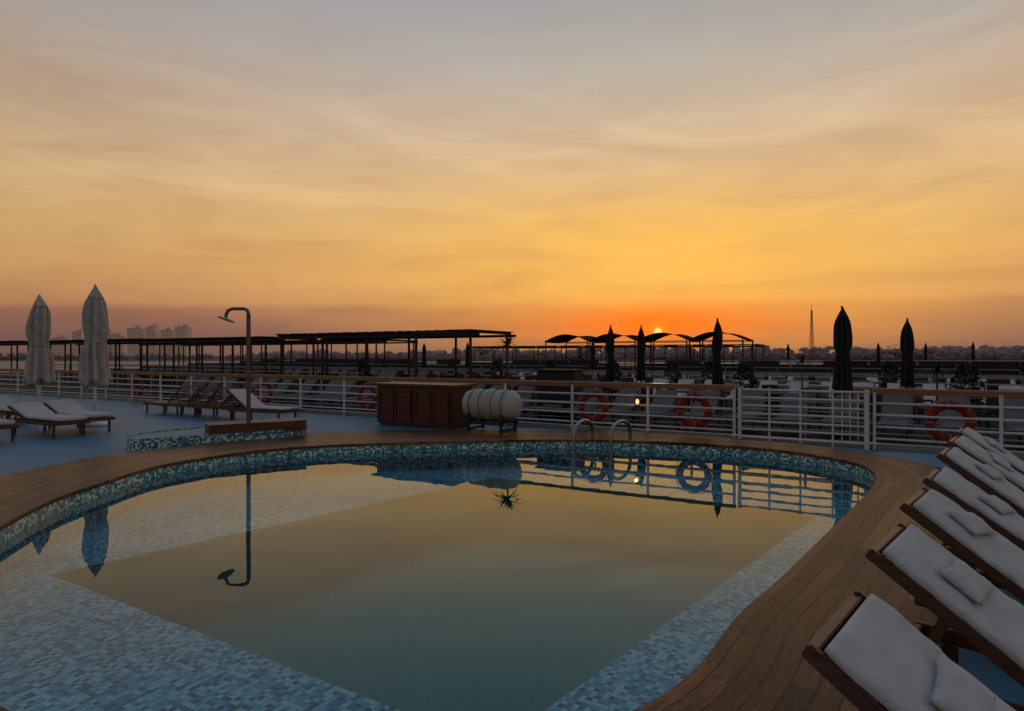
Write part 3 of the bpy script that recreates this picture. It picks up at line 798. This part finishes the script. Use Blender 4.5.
def wood(y0,y1,hmin,hmax,step,m,name,x0,x1):
    V=[];F=[]; x=x0
    while x<x1:
        y=random.uniform(y0,y1); env=0.5+0.8*noise.noise(Vector((x*0.006,y0,0)))+0.3*noise.noise(Vector((x*0.03,7,0)))
        side=min(1,max(0.55,0.75+x*0.0006))
        h=(hmin+(hmax-hmin)*max(0,min(1,env))*random.uniform(0.8,1.1))*side; w=h*random.uniform(0.3,0.5)
        for k in range(5):
            off=Vector((x+random.uniform(-0.8,0.8)*w,y,-5+h*random.uniform(0.25,0.64))); rr=w*random.uniform(0.4,0.65); b0=len(V)
            for co in ICV:
                v=co*rr; nz=noise.noise(v*0.4+Vector((x,k,0))); v=v*(1+nz*0.7); v.z*=0.75; V.append(v+off)
            F+=[tuple(b0+i for i in f) for f in ICF]
        for k in range(70):
            u=random.random(); zz=-5+h*(0.15+0.78*u); rr=w*1.25*math.sqrt(max(0.05,1-(1.5*u-0.5)**2))
            c=Vector((x+random.uniform(-1,1)*rr,y+random.uniform(-1,0.2)*rr,zz)); s=random.uniform(0.4,0.95); b0=len(V)
            for _ in range(3): V.append(c+Vector((random.gauss(0,1),random.gauss(0,1),random.gauss(0,0.8)))*s)
            F.append((b0,b0+1,b0+2))
        x+=random.uniform(0.4,1.4)*step
    b0=len(V); V+=[Vector(p) for p in ((x0,y1,-6),(x1,y1,-6),(x1,y1,hmin*0.5-5),(x0,y1,hmin*0.5-5))]; F.append((b0,b0+1,b0+2,b0+3))
    me=bpy.data.meshes.new(name); me.from_pydata(V,[],F); me.materials.append(m)
    o=bpy.data.objects.new(name,me); COL.objects.link(o)
    tag(o,None,None,kind='stuff'); o['label']='hazy line of riverside trees on the far bank'; o['category']='trees'
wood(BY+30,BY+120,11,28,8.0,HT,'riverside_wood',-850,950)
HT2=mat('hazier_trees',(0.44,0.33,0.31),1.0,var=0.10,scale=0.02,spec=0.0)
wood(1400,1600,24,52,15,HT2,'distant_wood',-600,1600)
bmt,t,b=newmat('hazy_apartment_wall'); tcn=t.n('ShaderNodeTexCoord')
br=t.n('ShaderNodeTexBrick'); mp=t.n('ShaderNodeMapping'); mp.inputs['Rotation'].default_value=(math.pi/2,0,0); t.l(tcn.outputs['Object'],mp.inputs[0]); t.l(mp.outputs[0],br.inputs[0])
br.offset=0; br.inputs['Scale'].default_value=1; br.inputs['Brick Width'].default_value=3.6; br.inputs['Row Height'].default_value=3.3; br.inputs['Mortar Size'].default_value=0.95
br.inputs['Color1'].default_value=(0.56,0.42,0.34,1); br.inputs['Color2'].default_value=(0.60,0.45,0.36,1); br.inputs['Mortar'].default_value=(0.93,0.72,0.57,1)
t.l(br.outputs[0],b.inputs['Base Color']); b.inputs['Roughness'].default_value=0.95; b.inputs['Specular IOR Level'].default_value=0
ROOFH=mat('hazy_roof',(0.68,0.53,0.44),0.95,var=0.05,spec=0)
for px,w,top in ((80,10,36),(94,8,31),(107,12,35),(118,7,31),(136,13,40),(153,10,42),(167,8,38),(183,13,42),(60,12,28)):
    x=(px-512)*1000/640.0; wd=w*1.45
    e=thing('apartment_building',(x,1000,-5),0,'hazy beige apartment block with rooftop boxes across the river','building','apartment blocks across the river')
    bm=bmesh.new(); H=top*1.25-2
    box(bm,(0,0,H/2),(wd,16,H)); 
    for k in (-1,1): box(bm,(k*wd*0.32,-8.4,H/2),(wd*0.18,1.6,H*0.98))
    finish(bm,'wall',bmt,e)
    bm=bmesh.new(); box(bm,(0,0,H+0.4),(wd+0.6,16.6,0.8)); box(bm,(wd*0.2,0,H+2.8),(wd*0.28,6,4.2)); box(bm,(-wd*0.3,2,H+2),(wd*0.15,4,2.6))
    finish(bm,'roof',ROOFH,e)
Mst=thing('lattice_mast',(405,865,-5),0,'tall slender lattice radio mast above the riverside trees','mast')
MD=mat('mast_metal',(0.12,0.08,0.08),0.9,spec=0)
bm=bmesh.new(); H=68
def lw(z): return 2.0*(1-z/H)+0.6
zs=[H*i/14 for i in range(15)]
for a,b_ in zip(zs[:-1],zs[1:]):
    for sx,sy in ((-1,-1),(1,-1),(1,1),(-1,1)):
        beam(bm,(sx*lw(a),sy*lw(a),a),(sx*lw(b_),sy*lw(b_),b_),0.4,0.4)
    for sg in (-1,1):
        beam(bm,(-lw(a)*sg,-lw(a),a),(lw(b_)*sg,-lw(b_),b_),0.25,0.25)
        beam(bm,(-lw(a)*sg,lw(a),a),(lw(b_)*sg,lw(b_),b_),0.25,0.25)
    beam(bm,(-lw(b_),-lw(b_),b_),(lw(b_),-lw(b_),b_),0.25,0.25)
finish(bm,'tower_frame',MD,Mst)
bm=bmesh.new(); tube(bm,[(0,0,H),(0,0,H+7)],0.3,6); finish(bm,'antenna',MD,Mst)

# ---------------- world ----------------
w=bpy.data.worlds.new('World'); sc.world=w; w.use_nodes=True
t=NT(w.node_tree); nt=w.node_tree; bg=nt.nodes['Background']
az=math.radians(12.85); el=math.radians(2.05)
sd=Vector((math.sin(az)*math.cos(el),math.cos(az)*math.cos(el),math.sin(el)))
tc=t.n('ShaderNodeTexCoord').outputs['Generated']
nrm=t.v('NORMALIZE',tc).outputs[0]
sp=t.n('ShaderNodeSeparateXYZ'); t.l(nrm,sp.inputs[0]); X,Y,Z=sp.outputs
Zc=t.m('MAXIMUM',Z,0.0)
azd=t.m('ARCTAN2',X,Y)
cb2=t.n('ShaderNodeCombineXYZ'); t.l(azd,cb2.inputs[0]); t.l(Z,cb2.inputs[1])
mp1=t.n('ShaderNodeMapping'); t.l(cb2.outputs[0],mp1.inputs[0]); mp1.inputs['Rotation'].default_value=(0,0,-0.22); mp1.inputs['Scale'].default_value=(1.3,5.0,1); mp1.inputs['Location'].default_value=(1.3,7,0)
n1=t.noise(mp1.outputs[0],1.0,4,0.5,0.8)
mp2=t.n('ShaderNodeMapping'); t.l(cb2.outputs[0],mp2.inputs[0]); mp2.inputs['Rotation'].default_value=(0,0,-0.16); mp2.inputs['Scale'].default_value=(2.6,15,1); mp2.inputs['Location'].default_value=(5.3,2,0)
n2=t.noise(mp2.outputs[0],1.0,6,0.6,1.1)
hl=t.m('SQRT',t.m('ADD',t.m('MULTIPLY',X,X),t.m('MULTIPLY',Y,Y)))
ca=t.m('DIVIDE',t.m('ADD',t.m('MULTIPLY',X,math.sin(az)),t.m('MULTIPLY',Y,math.cos(az))),t.m('MAXIMUM',hl,0.001))
zb=t.m('ADD',Zc,t.m('MULTIPLY',t.m('SUBTRACT',n1,0.5),0.05))
zlow=t.m('MULTIPLY',Zc,t.m('MULTIPLY_ADD',t.m('SUBTRACT',1.0,ca),0.75,1.0))
zlow=t.m('ADD',zlow,t.m('MULTIPLY',t.m('SUBTRACT',n2,0.5),0.008))
mixz=t.n('ShaderNodeMix',data_type='FLOAT'); 
mr=t.n('ShaderNodeMapRange'); t.l(Zc,mr.inputs[0]); mr.inputs[1].default_value=0.08; mr.inputs[2].default_value=0.2
t.l(mr.outputs[0],mixz.inputs[0]); t.l(zlow,mixz.inputs[2]); t.l(zb,mixz.inputs[3])
base=t.ramp(mixz.outputs[0],[(0.0,lin(124,92,86)),(0.03,lin(134,97,88)),(0.06,lin(152,106,88)),(0.074,lin(166,113,90)),(0.084,lin(198,142,98)),(0.13,lin(216,162,102)),(0.18,lin(222,176,114)),(0.25,lin(219,182,134)),(0.33,lin(205,179,151)),(0.42,lin(180,171,163)),(0.5,lin(160,160,164)),(0.7,lin(137,144,157)),(1.0,lin(120,131,149))])
hf=t.ramp(t.m('MULTIPLY_ADD',ca,0.5,0.5),[(0.0,(0.43,0.53,0.70)),(0.45,(0.46,0.54,0.66)),(0.72,(0.64,0.67,0.72)),(0.88,(0.88,0.88,0.90)),(0.97,(0.98,0.98,0.97)),(1.0,(1.0,1.0,0.96))])
col=t.mix(1.0,base,hf,'MULTIPLY')
cf=t.m('ADD',t.m('MULTIPLY_ADD',n1,0.42,0.79),t.m('MULTIPLY_ADD',n2,0.72,-0.36))
cf=t.m('MAXIMUM',cf,0.5)
cc=t.n('ShaderNodeCombineXYZ')
t.l(t.m('POWER',cf,0.8),cc.inputs[0]); t.l(cf,cc.inputs[1]); t.l(t.m('POWER',cf,1.0),cc.inputs[2])
colc=t.mix(1.0,col,cc.outputs[0],'MULTIPLY')
mr5=t.n('ShaderNodeMapRange'); t.l(Zc,mr5.inputs[0]); mr5.inputs[1].default_value=0.02; mr5.inputs[2].default_value=0.11; mr5.inputs[3].default_value=0.35
mr6=t.n('ShaderNodeMapRange'); t.l(Zc,mr6.inputs[0]); mr6.inputs[1].default_value=0.30; mr6.inputs[2].default_value=0.46; mr6.inputs[3].default_value=1.0; mr6.inputs[4].default_value=0.25
col=t.mix(t.m('MULTIPLY',mr5.outputs[0],mr6.outputs[0]),col,colc)
dx=t.m('SUBTRACT',azd,az); dz=t.m('SUBTRACT',Z,math.sin(el))
def gauss(sx,sz,zoff=0.0):
    a=t.m('DIVIDE',dx,sx); b_=t.m('DIVIDE',t.m('SUBTRACT',dz,zoff),sz)
    return t.m('EXPONENT',t.m('MULTIPLY',t.m('ADD',t.m('MULTIPLY',a,a),t.m('MULTIPLY',b_,b_)),-1.0))
gm=t.m('MULTIPLY_ADD',n2,1.5,0.25)
col=t.mix(t.m('MULTIPLY',t.m('MULTIPLY',gauss(0.40,0.11,0.085),0.78),gm,None,True),col,lin(255,192,80))
col=t.mix(t.m('MULTIPLY',gauss(0.28,0.038,0.012),0.66),col,lin(232,104,38))
col=t.mix(t.m('MULTIPLY',gauss(0.12,0.024,0.014),0.9),col,lin(248,104,20))
dt=t.v('DOT_PRODUCT',nrm,tuple(sd)).outputs['Value']
def disc(r0,r1):
    m_=t.n('ShaderNodeMapRange',interpolation_type='SMOOTHSTEP'); t.l(dt,m_.inputs[0])
    m_.inputs[1].default_value=math.cos(math.radians(r0)); m_.inputs[2].default_value=math.cos(math.radians(r1)); return m_.outputs[0]
col=t.mix(t.m('MULTIPLY',disc(1.2,0.2),0.85),col,lin(255,128,18))
col=t.mix(disc(0.46,0.12),col,(1.7,0.85,0.22,1))
t.l(col,bg.inputs[0]); bg.inputs[1].default_value=1.0
sk=t.n('ShaderNodeTexSky',sky_type='NISHITA'); sk.sun_disc=False; sk.sun_elevation=el; sk.sun_rotation=az; sk.dust_density=3
bg2=t.n('ShaderNodeBackground'); t.l(sk.outputs[0],bg2.inputs[0]); bg2.inputs[1].default_value=0.006
ad=t.n('ShaderNodeAddShader'); t.l(bg.outputs[0],ad.inputs[0]); t.l(bg2.outputs[0],ad.inputs[1])
t.l(ad.outputs[0],nt.nodes['World Output'].inputs[0])
sl=bpy.data.lights.new('sun','SUN'); sl.energy=0.25; sl.angle=math.radians(0.5); sl.color=(1,0.5,0.2); sl.specular_factor=0.15
so=bpy.data.objects.new('sun',sl); COL.objects.link(so); so.rotation_euler=sd.to_track_quat('Z','Y').to_euler()
# camera
cd=bpy.data.cameras.new('camera'); cd.lens=22.5; cd.sensor_width=36; cd.clip_end=12000; cd.clip_start=0.05
co=bpy.data.objects.new('camera',cd); COL.objects.link(co); co.location=(0,0,1.7); co.rotation_euler=(math.radians(90),0,0)
sc.camera=co
sc.view_settings.view_transform='Standard'; sc.view_settings.look='None'; sc.view_settings.exposure=0; sc.view_settings.gamma=1
